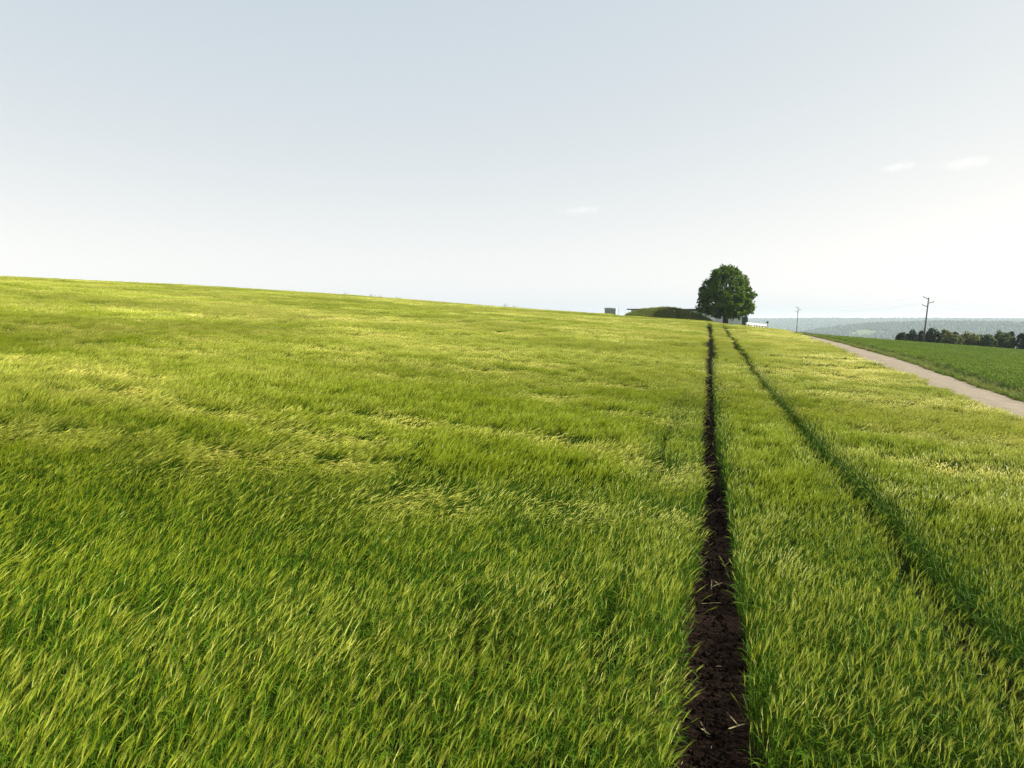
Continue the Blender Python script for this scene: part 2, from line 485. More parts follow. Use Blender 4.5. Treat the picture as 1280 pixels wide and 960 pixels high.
def bend_field(X, Y, want_gust=False):
    big = fbm(X / 4.2 + .15 * Y / 5.5, Y / 3.0, 21, 3)
    fine = fbm(X / 1.5, Y / 1.0, 31, 2)
    base = .42 - .2 * np.exp(-(np.hypot(X, Y) / 8) ** 4) + .8 * (fbm(X / 14, Y / 9, 41, 2) - .5) * 2
    gust = np.clip((big - .56) / .09, 0, 1) * np.clip((fine - .30) / .25, 0, 1) * np.clip((np.hypot(X, Y) - 14) / 30, .12, 1)
    wx = X + 1.1 * (fbm(X / 1.1, Y / .9, 33, 2) - .5); wy = Y + 1.0 * (fbm(X / 1.1, Y / .9, 37, 2) - .5)
    for gx_, gy_, gr in GUSTS:
        q = ((wx - gx_) / (gr * 1.9)) ** 2 + ((wy - gy_) / (gr * 1.0 + .1)) ** 2
        gust = np.maximum(gust, np.clip(1.3 * np.exp(-q), 0, 1) * np.clip((fine - .28) / .22, .3, 1))
    gust = gust * np.clip((fbm(X / .55, Y / .4, 39, 2) - .30) / .25, .4, 1)
    lodged = np.exp(-((X + 5) / 4.5) ** 2 - ((Y - 10.5) / 3.6) ** 2)
    edge = np.minimum(np.abs(X - tram_left(Y)), np.abs(X - tram_right(Y)))
    if want_gust: return gust
    return np.clip((base + .45 * lodged + .9 * (fine - .5)) * np.clip(edge / .35, .45, 1) + 2.5 * gust * np.clip(edge / .6, .15, 1), 0, 2.7)

# where the wind has pressed the crop down: x, y, radius
GUSTS = ((-8.5, 12.8, .9), (-5.8, 14.5, .7), (-11.0, 13.3, .7), (-13.8, 15.5, .6), (-6.1, 11.6, .6), (-5.4, 10.1, .4), (-6.3, 9.6, .4), (-2.2, 9.2, .35), (-1.5, 8.9, .25), (-3.4, 8.6, .3), (-3.9, 8.2, .2),
         (-1.2, 19.1, .7), (-2.2, 14.4, .7), (-1.2, 12.9, .5), (-6.5, 8.4, .25), (-21.2, 56.3, 1.9), (-7.9, 27.1, .9), (-11.0, 34.8, 1.3), (-13.0, 70.3, 3.3),
         (2.7, 24.9, .5), (5.4, 29.9, .9), (4.0, 15.8, .7), (4.2, 21.1, .6), (3.0, 12.4, .5), (-27.4, 51.2, 1.6), (-28.4, 45.7, 1.1), (-.75, 11.5, .3),
         (-.7, 9.5, .25), (.65, 9.8, .25), (.75, 8.4, .25), (-14.2, 29.0, 1.0), (-17.6, 22.4, 1.1), (-16.3, 16.6, .8), (-3.3, 26.8, 1.1), (-4.0, 20.7, .7),
         (8.4, 78.9, 2.3), (8.1, 116.4, 2.8), (5.9, 40.8, 1.0), (-9.2, 9.3, .5), (-5.7, 24.0, .8), (-9.6, 22.3, .6), (-40.7, 45.7, 2.2), (-31.0, 41.8, 1.7))

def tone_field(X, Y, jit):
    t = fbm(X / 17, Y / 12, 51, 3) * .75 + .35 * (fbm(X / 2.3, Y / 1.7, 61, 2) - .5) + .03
    t = t + np.clip((X - 3) / 12, 0, .22) + .10 * (bend_field(X, Y) - .8) + .65 * bend_field(X, Y, True) - .06 - .20 * np.exp(-(np.hypot(X, Y) / 13) ** 3) - .32 * np.exp(-((X + 5) / 8) ** 2 - ((Y - 12) / 8) ** 2)  # paler tone paints awn sheen in gusts, darker tone paints shade near the camera
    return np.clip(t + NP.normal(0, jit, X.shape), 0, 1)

def wind(X, Y, jit):
    return R(38) + (fbm(X / 8, Y / 8, 71, 2) - .5) * 1.5 + NP.normal(0, jit, X.shape)

P_, I_, T_, S_, TN_ = [], [], [], [], []
def emit(X, Y, first, nv, jit_az, smin, smax, tj, tilt):
    n = len(X)
    b = bend_field(X, Y) + NP.normal(0, .28, n)
    lv = np.clip(np.round(b), 0, 3).astype(int)
    idx = first + lv * nv + NP.integers(0, nv, n)
    hgt = 1 + .16 * (fbm(X / 2.8, Y / 2.0, 81, 3) - .5) * 2
    s = NP.uniform(smin, smax, n)
    P_.append(np.stack([X, Y, gz(X, Y) - .01], 1)); I_.append(idx)
    T_.append(np.stack([NP.normal(0, tilt, n), NP.normal(0, tilt, n), wind(X, Y, jit_az)], 1))
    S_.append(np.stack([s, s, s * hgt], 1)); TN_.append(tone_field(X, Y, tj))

# near: drilled rows of single plants
ROW = .125
k = np.arange(-120, 100)
per = 72                                                  # plants per metre of row
ny = int(46 * per)
X = (k[:, None] * ROW + NP.normal(0, .017, (len(k), ny))).ravel()
Y = (NP.uniform(.2, 46.2, (len(k), ny))).ravel()
r = np.hypot(X, Y)
dl = np.abs(X - tram_left(Y)); dr = np.abs(X - tram_right(Y)); edge = np.minimum(dl, dr)
NEAR_R = 11.0
keep = (r > .6) & ((r < NEAR_R) | ((edge < .6) & (r < 45)) | ((np.abs(X + .8) < .55) & (r < 26))) & gaps(X, Y, np.interp(Y, [5, 12, 30], [.275, .205, .23]) + .11 * (vnoise(X * 6, Y * 3.2, 17) - .5), .22 + .08 * (vnoise(X * 6, Y * 3.2, 18) - .5)) & crop_limits(X, Y) & seen(X, Y, .8)
thin = ((np.abs(X + .80) < .066) & (vnoise(Y * 1.3, 4.0, 91) > .52)) | ((np.abs(X + .84) < .095) & (Y > 13.2) & (Y < 19.5))                # a missed drill row
keep &= ~(thin & (NP.random(X.shape) < .9))
keep &= NP.random(X.shape) < np.clip(2.2 * fbm(X / .33, Y / .33, 95, 2) - .28, .2, 1.0)
emit(X[keep], Y[keep], 0, NEARV, .50, .78, 1.10, .16, .08)
n_near = keep.sum()

# middle: tufts
MID_R = 46.0
cell = .30
gx, gy = np.meshgrid(np.arange(-62, 14, cell), np.arange(1, 127, cell))
X = (gx + NP.uniform(-.5, .5, gx.shape) * cell).ravel(); Y = (gy + NP.uniform(-.5, .5, gy.shape) * cell).ravel()
r = np.hypot(X, Y); edge = np.minimum(np.abs(X - tram_left(Y)), np.abs(X - tram_right(Y)))
keep = (((r >= NEAR_R) & (r < MID_R) & ((edge >= .52) | (r >= 45)) & ((np.abs(X + .8) >= .5) | (r >= 26))) | ((r >= MID_R) & (edge < 1.0) & (Y < 126))) & gaps(X, Y, .46, .41) & crop_limits(X, Y) & seen(X, Y, gz(X, Y))
emit(X[keep], Y[keep], 4 * NEARV, MIDV, .22, .92, 1.08, .08, .04)
n_mid = keep.sum()

# far: patches
cell = .98
gx, gy = np.meshgrid(np.arange(-235, 20, cell), np.arange(10, 214, cell))
X = (gx + NP.uniform(-.5, .5, gx.shape) * cell).ravel(); Y = (gy + NP.uniform(-.5, .5, gy.shape) * cell).ravel()
r = np.hypot(X, Y); edge = np.minimum(np.abs(X - tram_left(Y)), np.abs(X - tram_right(Y)))
keep = (r >= MID_R - .3) & ((edge > .9) | (Y > 126)) & crop_limits(X + .5, Y) & crop_limits(X, Y) & seen(X, Y, gz(X, Y), 120)
emit(X[keep], Y[keep], 4 * NEARV + 4 * MIDV, FARV, .2, .95, 1.08, .06, .02)
n_far = keep.sum()
print('barley instances', n_near, n_mid, n_far)
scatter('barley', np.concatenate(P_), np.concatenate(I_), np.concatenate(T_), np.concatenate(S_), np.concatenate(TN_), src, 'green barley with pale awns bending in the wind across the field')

# ------------------------------------------------------------------ verge grass, meadow, young crop, clods
def tuft_mesh(name, rng, n, hmin, hmax, spread, w, m, lean=.5):
    mb = MB()
    for k in range(n):
        q, rr = rng.uniform(0, 6.283), spread * math.sqrt(rng.random())
        b = Vector((rr * math.cos(q), rr * math.sin(q), 0)); h = rng.uniform(hmin, hmax)
        a = rng.uniform(0, 6.283); hd = Vector((math.cos(a), math.sin(a), 0)); sd_ = Vector((-hd.y, hd.x, 0))
        ln = rng.uniform(.1, lean) * h
        m1 = b + hd * ln * .3 + Vector((0, 0, h * .6)); t = b + hd * ln + Vector((0, 0, h * rng.uniform(.75, 1)))
        ww = w * rng.uniform(.7, 1.3)
        mb.add([b - sd_ * ww, b + sd_ * ww, m1 + sd_ * ww * .8, m1 - sd_ * ww * .8, t], [(0, 1, 2, 3), (3, 2, 4)], m)
    return mb.mesh(name)

def simple_scatter(name, X, Y, nsrc, sources, smin, smax, tone, label=None, dz=0.0):
    n = len(X); s = NP.uniform(smin, smax, n)
    return scatter(name, np.stack([X, Y, gz(X, Y) + dz], 1), NP.integers(0, nsrc, n), np.stack([np.zeros(n), np.zeros(n), NP.uniform(0, 6.283, n)], 1),
                   np.stack([s, s, s * NP.uniform(.7, 1.25, n)], 1), tone, sources, label)

tufts = [tuft_mesh('grass_tuft', rng, 34, .10, .34, .16, .008, M['grass'], .9) for _ in range(4)]
Y = NP.uniform(12, 178, 9000) ; left = NP.random(9000) < .4
X = np.where(left, path_l(Y) + NP.normal(-.22, .20, 9000), path_r(Y) + np.abs(NP.normal(0, .75, 9000)) - .08)
# a few blades also in the crown of the path
keep = seen(X, Y, gz(X, Y)) & ((X < path_l(Y) + .12) | (X > path_r(Y) - .15)) & (NP.random(9000) < np.clip(2.2 * fbm(X / 1.3, Y / 2.2, 101, 2) - .25, .08, 1))
tone = np.clip(fbm(X / 2, Y / 4, 103) + NP.normal(0, .2, 9000), 0, 1)
simple_scatter('verge_grass', X[keep], Y[keep], 4, tufts, .7, 1.5, tone[keep], 'rough grass along both edges of the gravel path')

weeds = [tuft_mesh('weed_tuft', rng, 60, .15, .5, .3, .02, M['mid_leaf'], 1.2) for _ in range(3)]
Y = NP.uniform(28, 165, 420)
X = np.where(NP.random(420) < .3, path_l(Y) - NP.uniform(.1, .6, 420), path_r(Y) + NP.uniform(.5, 1.7, 420))
keep = seen(X, Y, gz(X, Y))
simple_scatter('verge_weeds', X[keep], Y[keep], 3, weeds, .5, 1.1, NP.random(keep.sum()), 'broad dark weeds in the path verge')

def meadow_area(n, x0, x1, y0, y1):
    X = NP.uniform(x0, x1, n); Y = NP.uniform(y0, y1, n)
    return X, Y
X, Y = meadow_area(5200, -27, 19, 128, 176)
keep = ~crop_limits(X, Y) & (X < path_l(Y) - .2)
mt = [tuft_mesh('meadow_tuft', rng, 40, .2, .55, .4, .02, M['grass'], .7) for _ in range(3)]
simple_scatter('meadow_grass', X[keep], Y[keep], 3, mt, .7, 1.2, np.clip(NP.normal(.4, .25, keep.sum()), 0, 1), 'rough meadow grass around the tree and sheds')

def crop_patch(rng):
    mb = MB()
    for k in range(75):
        b = Vector((rng.uniform(-.62, .62), rng.uniform(-.62, .62), 0)); h = rng.uniform(.10, .22)
        for j in range(4):
            a = rng.uniform(0, 6.283); hd = Vector((math.cos(a), math.sin(a), 0)); sd_ = Vector((-hd.y, hd.x, 0))
            ln = h * rng.uniform(.6, 1.1); w = rng.uniform(.018, .032)
            m1 = b + hd * ln * .5 + Vector((0, 0, h)); t = b + hd * ln * 1.1 + Vector((0, 0, h * rng.uniform(.5, 1)))
            mb.add([b, m1 + sd_ * w, t, m1 - sd_ * w], [(0, 1, 2, 3)], M['crop'])
    return mb.mesh('crop_patch')
cps = [crop_patch(rng) for _ in range(4)]
cell = .92
gx, gy = np.meshgrid(np.arange(14, 98, cell), np.arange(14, 205, cell))
X = (gx + NP.uniform(-.5, .5, gx.shape) * cell).ravel(); Y = (gy + NP.uniform(-.5, .5, gy.shape) * cell).ravel()
keep = (X > path_r(Y) + 2.0 + .7 * vnoise(Y * .3, 5, 7)) & seen(X, Y, gz(X, Y)) & (NP.random(X.shape) < np.clip((X - path_r(Y) - 1.2) / 2.5, .2, 1))
simple_scatter('young_crop', X[keep], Y[keep], 4, cps, .9, 1.15, np.clip(fbm(X / 9, Y / 14, 111)[keep] + NP.normal(0, .12, keep.sum()), 0, 1), 'short dark green young crop beyond the path')

def clod_mesh(rng):
    mb = MB()
    vs = [(1, 0, 0), (-1, 0, 0), (0, 1, 0), (0, -1, 0), (0, 0, .7), (0, 0, -.7)]
    vs = [Vector(v) * rng.uniform(.6, 1.25) for v in vs]
    mb.add(vs, [(0, 2, 4), (2, 1, 4), (1, 3, 4), (3, 0, 4), (2, 0, 5), (1, 2, 5), (3, 1, 5), (0, 3, 5)], M['stone'])
    return mb.mesh('clod')
def straw_mesh(rng):
    mb = MB(); a = rng.uniform(2.2, 3.6)
    mb.add([(-a, -.14, .5), (a * .2, -.2, .65), (a, 0, .5), (a * .2, .2, .7), (-a, .14, .55)], [(0, 1, 3, 4), (1, 2, 3)], M['straw'])
    return mb.mesh('straw')
cl = [clod_mesh(rng) for _ in range(4)] + [straw_mesh(rng)]
n = 5200
side = NP.random(n) < .7
Y = 1.5 + 38 * NP.random(n) ** 1.8
X = np.where(side, tram_left(Y), tram_right(Y)) + NP.normal(0, .11, n)
s = NP.uniform(.006, .03, n) * (1 + .8 * (NP.random(n) < .08))
scatter('soil_clods', np.stack([X, Y, gz(X, Y) + s * .2], 1), np.where(NP.random(n) < .035, 4, NP.integers(0, 4, n)), np.stack([NP.normal(0, .25, n), NP.normal(0, .25, n), NP.uniform(0, 6.28, n)], 1), np.stack([s, s, s], 1), NP.random(n), cl, 'clods of dark soil lying in the wheel tracks')

# ------------------------------------------------------------------ trees
def leaf_cloud(mb, rng, centers, m, per, rad, size, out_from, droop=.25):
    for c, rr in centers:
        for k in range(per):
            d = Vector((rng.gauss(0, 1), rng.gauss(0, 1), rng.gauss(0, 1))).normalized()
            p = c + d * rr * rng.random() ** .45
            nrm = ((p - out_from).normalized() * .45 + (p - c).normalized() * .45 + Vector((rng.gauss(0, 1), rng.gauss(0, 1), rng.gauss(0, 1) + .5)) * .55).normalized()
            a = nrm.cross(Vector((rng.gauss(0, 1), rng.gauss(0, 1), rng.gauss(0, 1)))).normalized(); b = nrm.cross(a)
            s = size * rng.uniform(.6, 1.35)
            mb.add([p - a * s, p + b * s * .55 - nrm * s * droop * .3, p + a * s - nrm * s * droop, p - b * s * .55 - nrm * s * droop * .3], [(0, 1, 2, 3)], m)

def crown_centers(rng, prof, n, rmax_scale=1.0, lobes=6, seed=0, inner=.72):
    """clump centres in a crown whose half width over height is prof [(z, r)]"""
    zs = [p[0] for p in prof]; rs = [p[1] for p in prof]
    out = []
    while len(out) < n:
        z = rng.uniform(zs[0], zs[-1]); q = rng.uniform(0, 6.283)
        rad = float(np.interp(z, zs, rs))
        if rng.random() > (rad + .6) / (max(rs) + .6): continue
        lob = 1 + .06 * math.sin(lobes * q + z * 1.3 + seed) + .16 * (float(vnoise(q * 2.2 + seed, z * .55, seed)) - .5)
        f = rng.uniform(inner, 1.0) if rng.random() < .82 else rng.uniform(.2, inner)
        rr = rad * lob * f * rmax_scale
        out.append(Vector((rr * math.cos(q), rr * math.sin(q), z)))
    return out

tx, ty = 2.75, 138.0
tree = tag(empty('chestnut_tree', (tx, ty, g1(tx, ty) - .1)), 'large round broadleaf tree standing alone at the end of the wheel tracks', 'tree')
rt = random.Random(3)
mb = MB()
tp = [(0, 0, -.3), (0, 0, 0), (.02, 0, .5), (0, .03, 1.2), (.05, .02, 2.4), (.0, .0, 4.2), (.05, -.05, 6.4), (0, 0, 8.6)]
mb.tube(tp, [.85, .66, .54, .48, .43, .32, .20, .08], M['bark'], n=10)
mb.build('trunk', tree, smooth=True)
for k in range(9):
    q = k * 2.4 + rt.uniform(-.3, .3); z0 = rt.uniform(1.5, 4.2); ln = rt.uniform(3.0, 4.2); up = rt.uniform(.2, 1.1)
    pts = [(0, 0, z0)]
    for j in range(1, 5):
        t = j / 4
        pts.append((math.cos(q + .2 * t) * ln * t, math.sin(q + .2 * t) * ln * t, z0 + up * ln * t * (1 - .25 * t)))
    mb = MB(); mb.tube(pts, [.22, .17, .12, .08, .04], M['bark'], n=6); mb.build('limb', tree, smooth=True)
prof = [(1.9, 1.6), (2.3, 3.4), (3.1, 4.7), (4.3, 4.8), (5.7, 4.5), (7.1, 3.9), (8.5, 3.1), (9.6, 2.0), (10.3, .6)]
cc = [(c, rt.uniform(.45, .8)) for c in crown_centers(rt, prof, 400, .96, 5, 2)]
mb = MB(); leaf_cloud(mb, rt, cc, M['tree_leaf'], 42, .7, .235, Vector((0, 0, 4.2)), .45)
mb.build('crown', tree)

def bush(name, x, y, w, h, m, label, cat, seed, n=70, per=24, size=.22, low=.12, depth=.8, trunk=True):
    rb = random.Random(seed)
    e = tag(empty(name, (x, y, g1(x, y) - .05)), label, cat, 'trees and bushes beyond the right field')
    mb = MB()
    prof = [(low * h, .30 * w), (.3 * h, .47 * w), (.5 * h, .47 * w), (.72 * h, .38 * w), (.9 * h, .2 * w), (.97 * h, .07 * w)]
    cc = [(c, rb.uniform(.1, .16) * w + .12) for c in crown_centers(rb, prof, n, .95, rb.choice([3, 4, 5]), seed)]
    leaf_cloud(mb, rb, cc, m, per, .5, size, Vector((0, 0, h * .4)), .3)
    mb.build('crown', e)
    mb = MB(); mb.tube([(0, 0, -.3), (.02, 0, h * .25), (-.03, .05, h * .7)], [.05 * h * .6, .04 * h * .5, .03], M['bark'], n=6); mb.build('trunk', e)
    return e
def plan(px, y):
    """plan x of a sight line at image column px where it reaches depth y"""
    return y * math.tan(math.atan((px - 640) / F_PX) - R(YAW))
def height_at(px, py, x, y):
    """height above the ground at (x, y) of a point seen at image row py"""
    d = -SY * x + CY * y
    t = (480 - py) / F_PX
    return CAM_Z + d * (t * CP - SP) / (CP + t * SP) - g1(x, y)

BUSHES = [  # column, top row, width px, depth, leaf, name, label, cat
    (1126.5, 414.0, 12, 187, 'dark_leaf', 'bush', 'low dark bush at the far left end of the bush row', 'bush'),
    (1139.0, 409.5, 13, 188, 'dark_leaf', 'round_tree', 'dark rounded tree standing left of the near power pole', 'tree'),
    (1150.5, 410.0, 8, 190, 'dark_leaf', 'slim_tree', 'slim dark tree half hidden behind the near power pole', 'tree'),
    (1165.0, 407.0, 19, 187, 'dark_leaf', 'round_tree', 'biggest dark domed tree just right of the near power pole', 'tree'),
    (1181.0, 408.0, 16, 193, 'olive_leaf', 'loose_tree', 'loose olive brown tree right of the dark domed tree', 'tree'),
    (1190.0, 415.5, 19, 184, 'light_leaf', 'bush', 'low pale green bush in front of the olive brown tree', 'bush'),
    (1193.5, 411.5, 8, 189, 'dark_leaf', 'slim_tree', 'small dark tree between the olive tree and a wide pale bush', 'tree'),
    (1211.0, 412.5, 25, 187, 'light_leaf', 'bush', 'wide yellow green bush in the middle of the bush row', 'bush'),
    (1224.0, 414.5, 10, 190, 'mid_leaf', 'bush', 'narrow green bush between the two wide bushes', 'bush'),
    (1235.0, 415.5, 19, 184, 'mid_leaf', 'bush', 'low dark green bush left of the tall pale tree', 'bush'),
    (1253.0, 409.5, 24, 187, 'mid_leaf', 'broad_tree', 'broad tall green tree near the right end of the bush row', 'tree'),
    (1262.5, 410.0, 12, 192, 'dark_leaf', 'round_tree', 'dark tree top rising behind the broad green tree', 'tree'),
    (1276.0, 411.0, 13, 186, 'dark_leaf', 'round_tree', 'dark tree at the right edge of the picture', 'tree'),
    (1296.0, 411.0, 26, 190, 'mid_leaf', 'bush', 'green bush past the right end of the visible bush row', 'bush'),
]
for i, (px, py, wpx, y, m, nm, lab, cat) in enumerate(BUSHES):
    x = plan(px, y); dep = -SY * x + CY * y
    w = wpx * dep / F_PX * 1.08; h = max(1.6, .84 * height_at(px, py, x, y))
    bush(nm, x, y, w, h, M[m], lab, cat, 40 + i, n=int(46 + 8 * w * h / 4), per=22, size=.20 + .02 * w)

# far woods on the hills
def crown_blob(rng):
    mb = MB(); n = 7; vs = []; fs = []
    rows = ((0.05, .55), (.3, .95), (.62, .8), (.9, .38))
    for z, rr in rows:
        for k in range(n):
            q = 6.283 * k / n + z * 2; s = rr * rng.uniform(.75, 1.2)
            vs.append((s * math.cos(q), s * math.sin(q), z * 1.5 * rng.uniform(.9, 1.1)))
    vs.append((0, 0, 1.6))
    for i in range(3):
        for k in range(n): fs.append((i * n + k, i * n + (k + 1) % n, (i + 1) * n + (k + 1) % n, (i + 1) * n + k))
    for k in range(n): fs.append((3 * n + k, 3 * n + (k + 1) % n, 4 * n))
    mb.add(vs, fs, M['forest']); return mb.mesh('far_crown')
blobs = [crown_blob(rng) for _ in range(5)]
def forest_pts(r0, r1, step, a0, a1):
    rr = np.arange(r0, r1, step); out = []
    for q in rr:
        da = math.degrees(step / q); a = np.arange(a0, a1, da)
        a = R(1) * (a + NP.uniform(-.5, .5, a.shape) * da); q2 = q + NP.uniform(-.5, .5, a.shape) * step
        out.append(np.stack([q2 * np.sin(a), q2 * np.cos(a)], 1))
    return np.concatenate(out)
p = np.concatenate([forest_pts(2250, 3600, 11, 5, 27), forest_pts(4300, 5900, 17, -1, 27)])
r = np.hypot(p[:, 0], p[:, 1]); z = gz(p[:, 0], p[:, 1])
wood = fbm(p[:, 0] / 260, p[:, 1] / 260, 121, 3)
keep = np.where(r < 4000, (z > -62 + 50 * (wood - .42)) & (wood > .30), (wood > .27)) & (z > -70)
p = p[keep]; n = len(p); r = r[keep]
s = np.where(r < 4000, 6.5, 9.5) * NP.uniform(.7, 1.3, n)
scatter('forest', np.stack([p[:, 0], p[:, 1], gz(p[:, 0], p[:, 1]) - 1], 1), NP.integers(0, 5, n), np.stack([np.zeros(n), np.zeros(n), NP.uniform(0, 6.28, n)], 1),
        np.stack([s, s, s * NP.uniform(.7, 1.2, n)], 1), np.clip(NP.normal(.4, .14, n) + .5 * (fbm(p[:, 0] / 90, p[:, 1] / 90, 131) - .5), 0, 1), blobs, 'hazy woods covering the far hills')
print('forest', n)

# ------------------------------------------------------------------ earth bank beside the tree
BANK = [(779, 395.5), (786, 392), (795, 389.5), (804, 387.6), (814, 386.4), (830, 386.2), (845, 386.8), (856, 389.0), (866, 392), (876, 395.5), (886, 400), (896, 405)]
_bx = [plan(c, 140) for c, _ in BANK]
_bh = [max(0, height_at(c, rw, plan(c, 140), 140)) for c, rw in BANK]
_bh[0] = _bh[-1] = 0
def bank_h(x, y):
    prof = np.interp(x, _bx, _bh)
    fy = np.interp(y, [132.5, 134.0, 136.0, 138.0, 143.0, 148.0], [0, .35, .78, 1, 1, 0])
    return prof * fy * (1 + .30 * (fbm(np.asarray(x) / 1.9, np.asarray(y) / 1.9, 141) - .5)) - .10
bx = np.linspace(plan(776, 140), plan(899, 140), 64); by = np.linspace(132, 148.5, 30)
BX, BY = np.meshgrid(bx, by, indexing='ij')
BZ = gz(BX, BY) + bank_h(BX, BY) - .03
co = np.stack([BX.ravel(), BY.ravel(), BZ.ravel()], 1)
i = np.arange(63)[:, None] * 30; j = np.arange(29)[None, :]
q = np.stack([i + j, i + j + 30, i + j + 31, i + j + 1], -1).reshape(-1, 4)
me = bpy.data.meshes.new('grassy_bank'); me.from_pydata(co.tolist(), [], q.tolist()); me.materials.append(M['meadow'])
me.polygons.foreach_set('use_smooth', [True] * len(me.polygons)); me.update()
bank = bpy.data.objects.new('hill', me); COL.objects.link(bank); bank['kind'] = 'structure'; bank['label'] = 'low grassy earth bank beside the lone tree'
n = 4200
X = NP.uniform(bx[0], bx[-1], n); Y = NP.uniform(132.6, 147.8, n); hb = bank_h(X, Y); keep = hb > .05
X, Y, hb = X[keep], Y[keep], hb[keep]; n = len(X); s = NP.uniform(.35, .95, n)
scatter('bank_grass', np.stack([X, Y, gz(X, Y) + hb - .04], 1), NP.integers(0, 3, n), np.stack([np.zeros(n), np.zeros(n), NP.uniform(0, 6.28, n)], 1), np.stack([s, s, s], 1),
        np.clip(NP.normal(.6, .3, n), 0, 1), mt, 'long grass growing on the earth bank')

# ------------------------------------------------------------------ sheds and walls at the crest
def wall_run(parent, name, x0, x1, y, z0, z1, m, n, th=.06, gap=.03, proud=.0):
    """vertical cladding panels side by side, each its own part"""
    w = (x1 - x0) / n; first = None
    for k in range(n):
        if first is None:
            mb = MB(); mb.box((0, 0, 0), (w - gap, th, z1 - z0), m); o = mb.build(name, parent); first = o
        else:
            o = first.copy(); COL.objects.link(o); o.parent = parent
        o.location = (x0 + w * (k + .5), y - (proud if k % 2 else 0), (z0 + z1) / 2)

# long shed behind the bank and the tree
sy = 157.0; sx0, sx1 = plan(845, sy), plan(928, sy); sz = g1((sx0 + sx1) / 2, sy) - .5
shed = tag(empty('long_shed', ((sx0 + sx1) / 2, sy, sz)), 'long pale grey shed with flat roof behind the lone tree', 'shed')
W = sx1 - sx0; Hs = CAM_Z + 11.2 / F_PX * 158 - sz
mb = MB(); mb.box((0, 3.2, Hs / 2 - .15), (W - .3, 5.6, Hs - .3), M['grey_paint']); mb.build('wall', shed)
wall_run(shed, 'panel', -W / 2 + .15, W / 2 - .15, .34, .05, Hs - .34, M['pale_panel'], 14, proud=.02)
mb = MB(); mb.box((0, 3.0, Hs), (W + .5, 6.8, .14), M['roof_pale']); mb.build('roof', shed)
mb = MB(); mb.box((0, -.42, Hs - .17), (W + .5, .05, .32), M['roof_dark']); mb.build('fascia', shed)
mb = MB(); mb.box((0, .22, 1.35), (1.0, .08, 2.3), M['white']); dr = mb.build('door', shed, (plan(890, sy) - (sx0 + sx1) / 2, 0, 0))
mb = MB(); mb.box((.35, .15, 1.3), (.05, .06, .18), M['steel']); mb.build('handle', dr)

# flat roofed hut behind the left end of the bank
hy = 155.0; hx0, hx1 = plan(783, hy), plan(842, hy); hz = g1((hx0 + hx1) / 2, hy) - .3
hut = tag(empty('flat_roofed_hut', ((hx0 + hx1) / 2, hy, hz)), 'low grey hut with thin dark flat roof behind the bank', 'hut')
W = hx1 - hx0; Hh = CAM_Z + 11.2 / F_PX * 156 - hz
mb = MB(); mb.box((.3, 2.0, Hh / 2 - .08), (W - 1.0, 3.2, Hh - .16), M['concrete']); mb.build('wall', hut)
mb = MB(); mb.box((0, 1.8, Hh), (W, 4.4, .2), M['roof_dark']); mb.build('roof', hut)
for k in (-.30, .1):
    mb = MB(); mb.box((0, .36, 1.6), (.9, .06, .7), M['black']); wi = mb.build('window', hut, (W * k, 0, 0))
    mb = MB(); mb.box((0, .34, 1.22), (1.05, .14, .06), M['concrete']); mb.build('sill', wi)

# grey tank house at the field's crest, left of the bank
gy_ = 160.0; gx0, gx1 = plan(755, gy_), plan(769.5, gy_); gz_ = g1((gx0 + gx1) / 2, gy_) - .4
blk = tag(empty('grey_cabin', ((gx0 + gx1) / 2, gy_, gz_)), 'small grey windowless cabin on the crest left of the bank', 'cabin')
W = gx1 - gx0; Hg = CAM_Z + 12.6 / F_PX * 163 - gz_
mb = MB(); mb.box((0, 1.1, Hg / 2), (W - .12, 2.0, Hg), M['grey_paint']); mb.build('wall', blk)
wall_run(blk, 'panel', -W / 2 + .03, W / 2 - .03, .07, .02, Hg - .14, M['concrete'], 7, gap=.04, proud=.025)
mb = MB()
arc = [(-W / 2 - .04, Hg - .13), (-W / 2 - .04, Hg + .02), (-W * .2, Hg + .07), (W * .15, Hg + .03), (W / 2 - .22, Hg - .06), (W / 2 + .02, Hg - .26), (W / 2 + .02, Hg - .36)]
vs = [(a, -.02, b) for a, b in arc] + [(a, 2.2, b) for a, b in arc]; nn = len(arc)
mb.add(vs, [tuple(range(nn)), tuple(range(2 * nn - 1, nn - 1, -1))] + [(k, (k + 1) % nn + 0 * nn, (k + 1) % nn + nn, k + nn)[::-1] for k in range(nn)], M['grey_paint'])
mb.build('roof', blk)

# dark store right of the shed
dy = 150.0; dx0, dx1 = plan(926.5, dy), plan(934, dy); dz_ = g1((dx0 + dx1) / 2, dy) - .3
st = tag(empty('dark_store', ((dx0 + dx1) / 2, dy, dz_)), 'narrow dark green store between the pale shed and white wall', 'hut')
W = dx1 - dx0; Hd = CAM_Z + 1.6 / F_PX * 152 - dz_
mb = MB(); mb.box((0, .7, Hd / 2), (W - .06, 1.3, Hd - .02), M['dark_green']); mb.build('wall', st)
wall_run(st, 'board', -W / 2, W / 2, .03, .05, Hd - .08, M['dark_green'], 5, th=.04, gap=.025, proud=.015)
mb = MB(); mb.box((0, .7, Hd + .05), (W + .12, 1.6, .1), M['roof_dark']); mb.build('roof', st)
mb = MB(); mb.box((.2, -.02, 1.3), (.05, .06, .16), M['steel']); mb.build('handle', st)

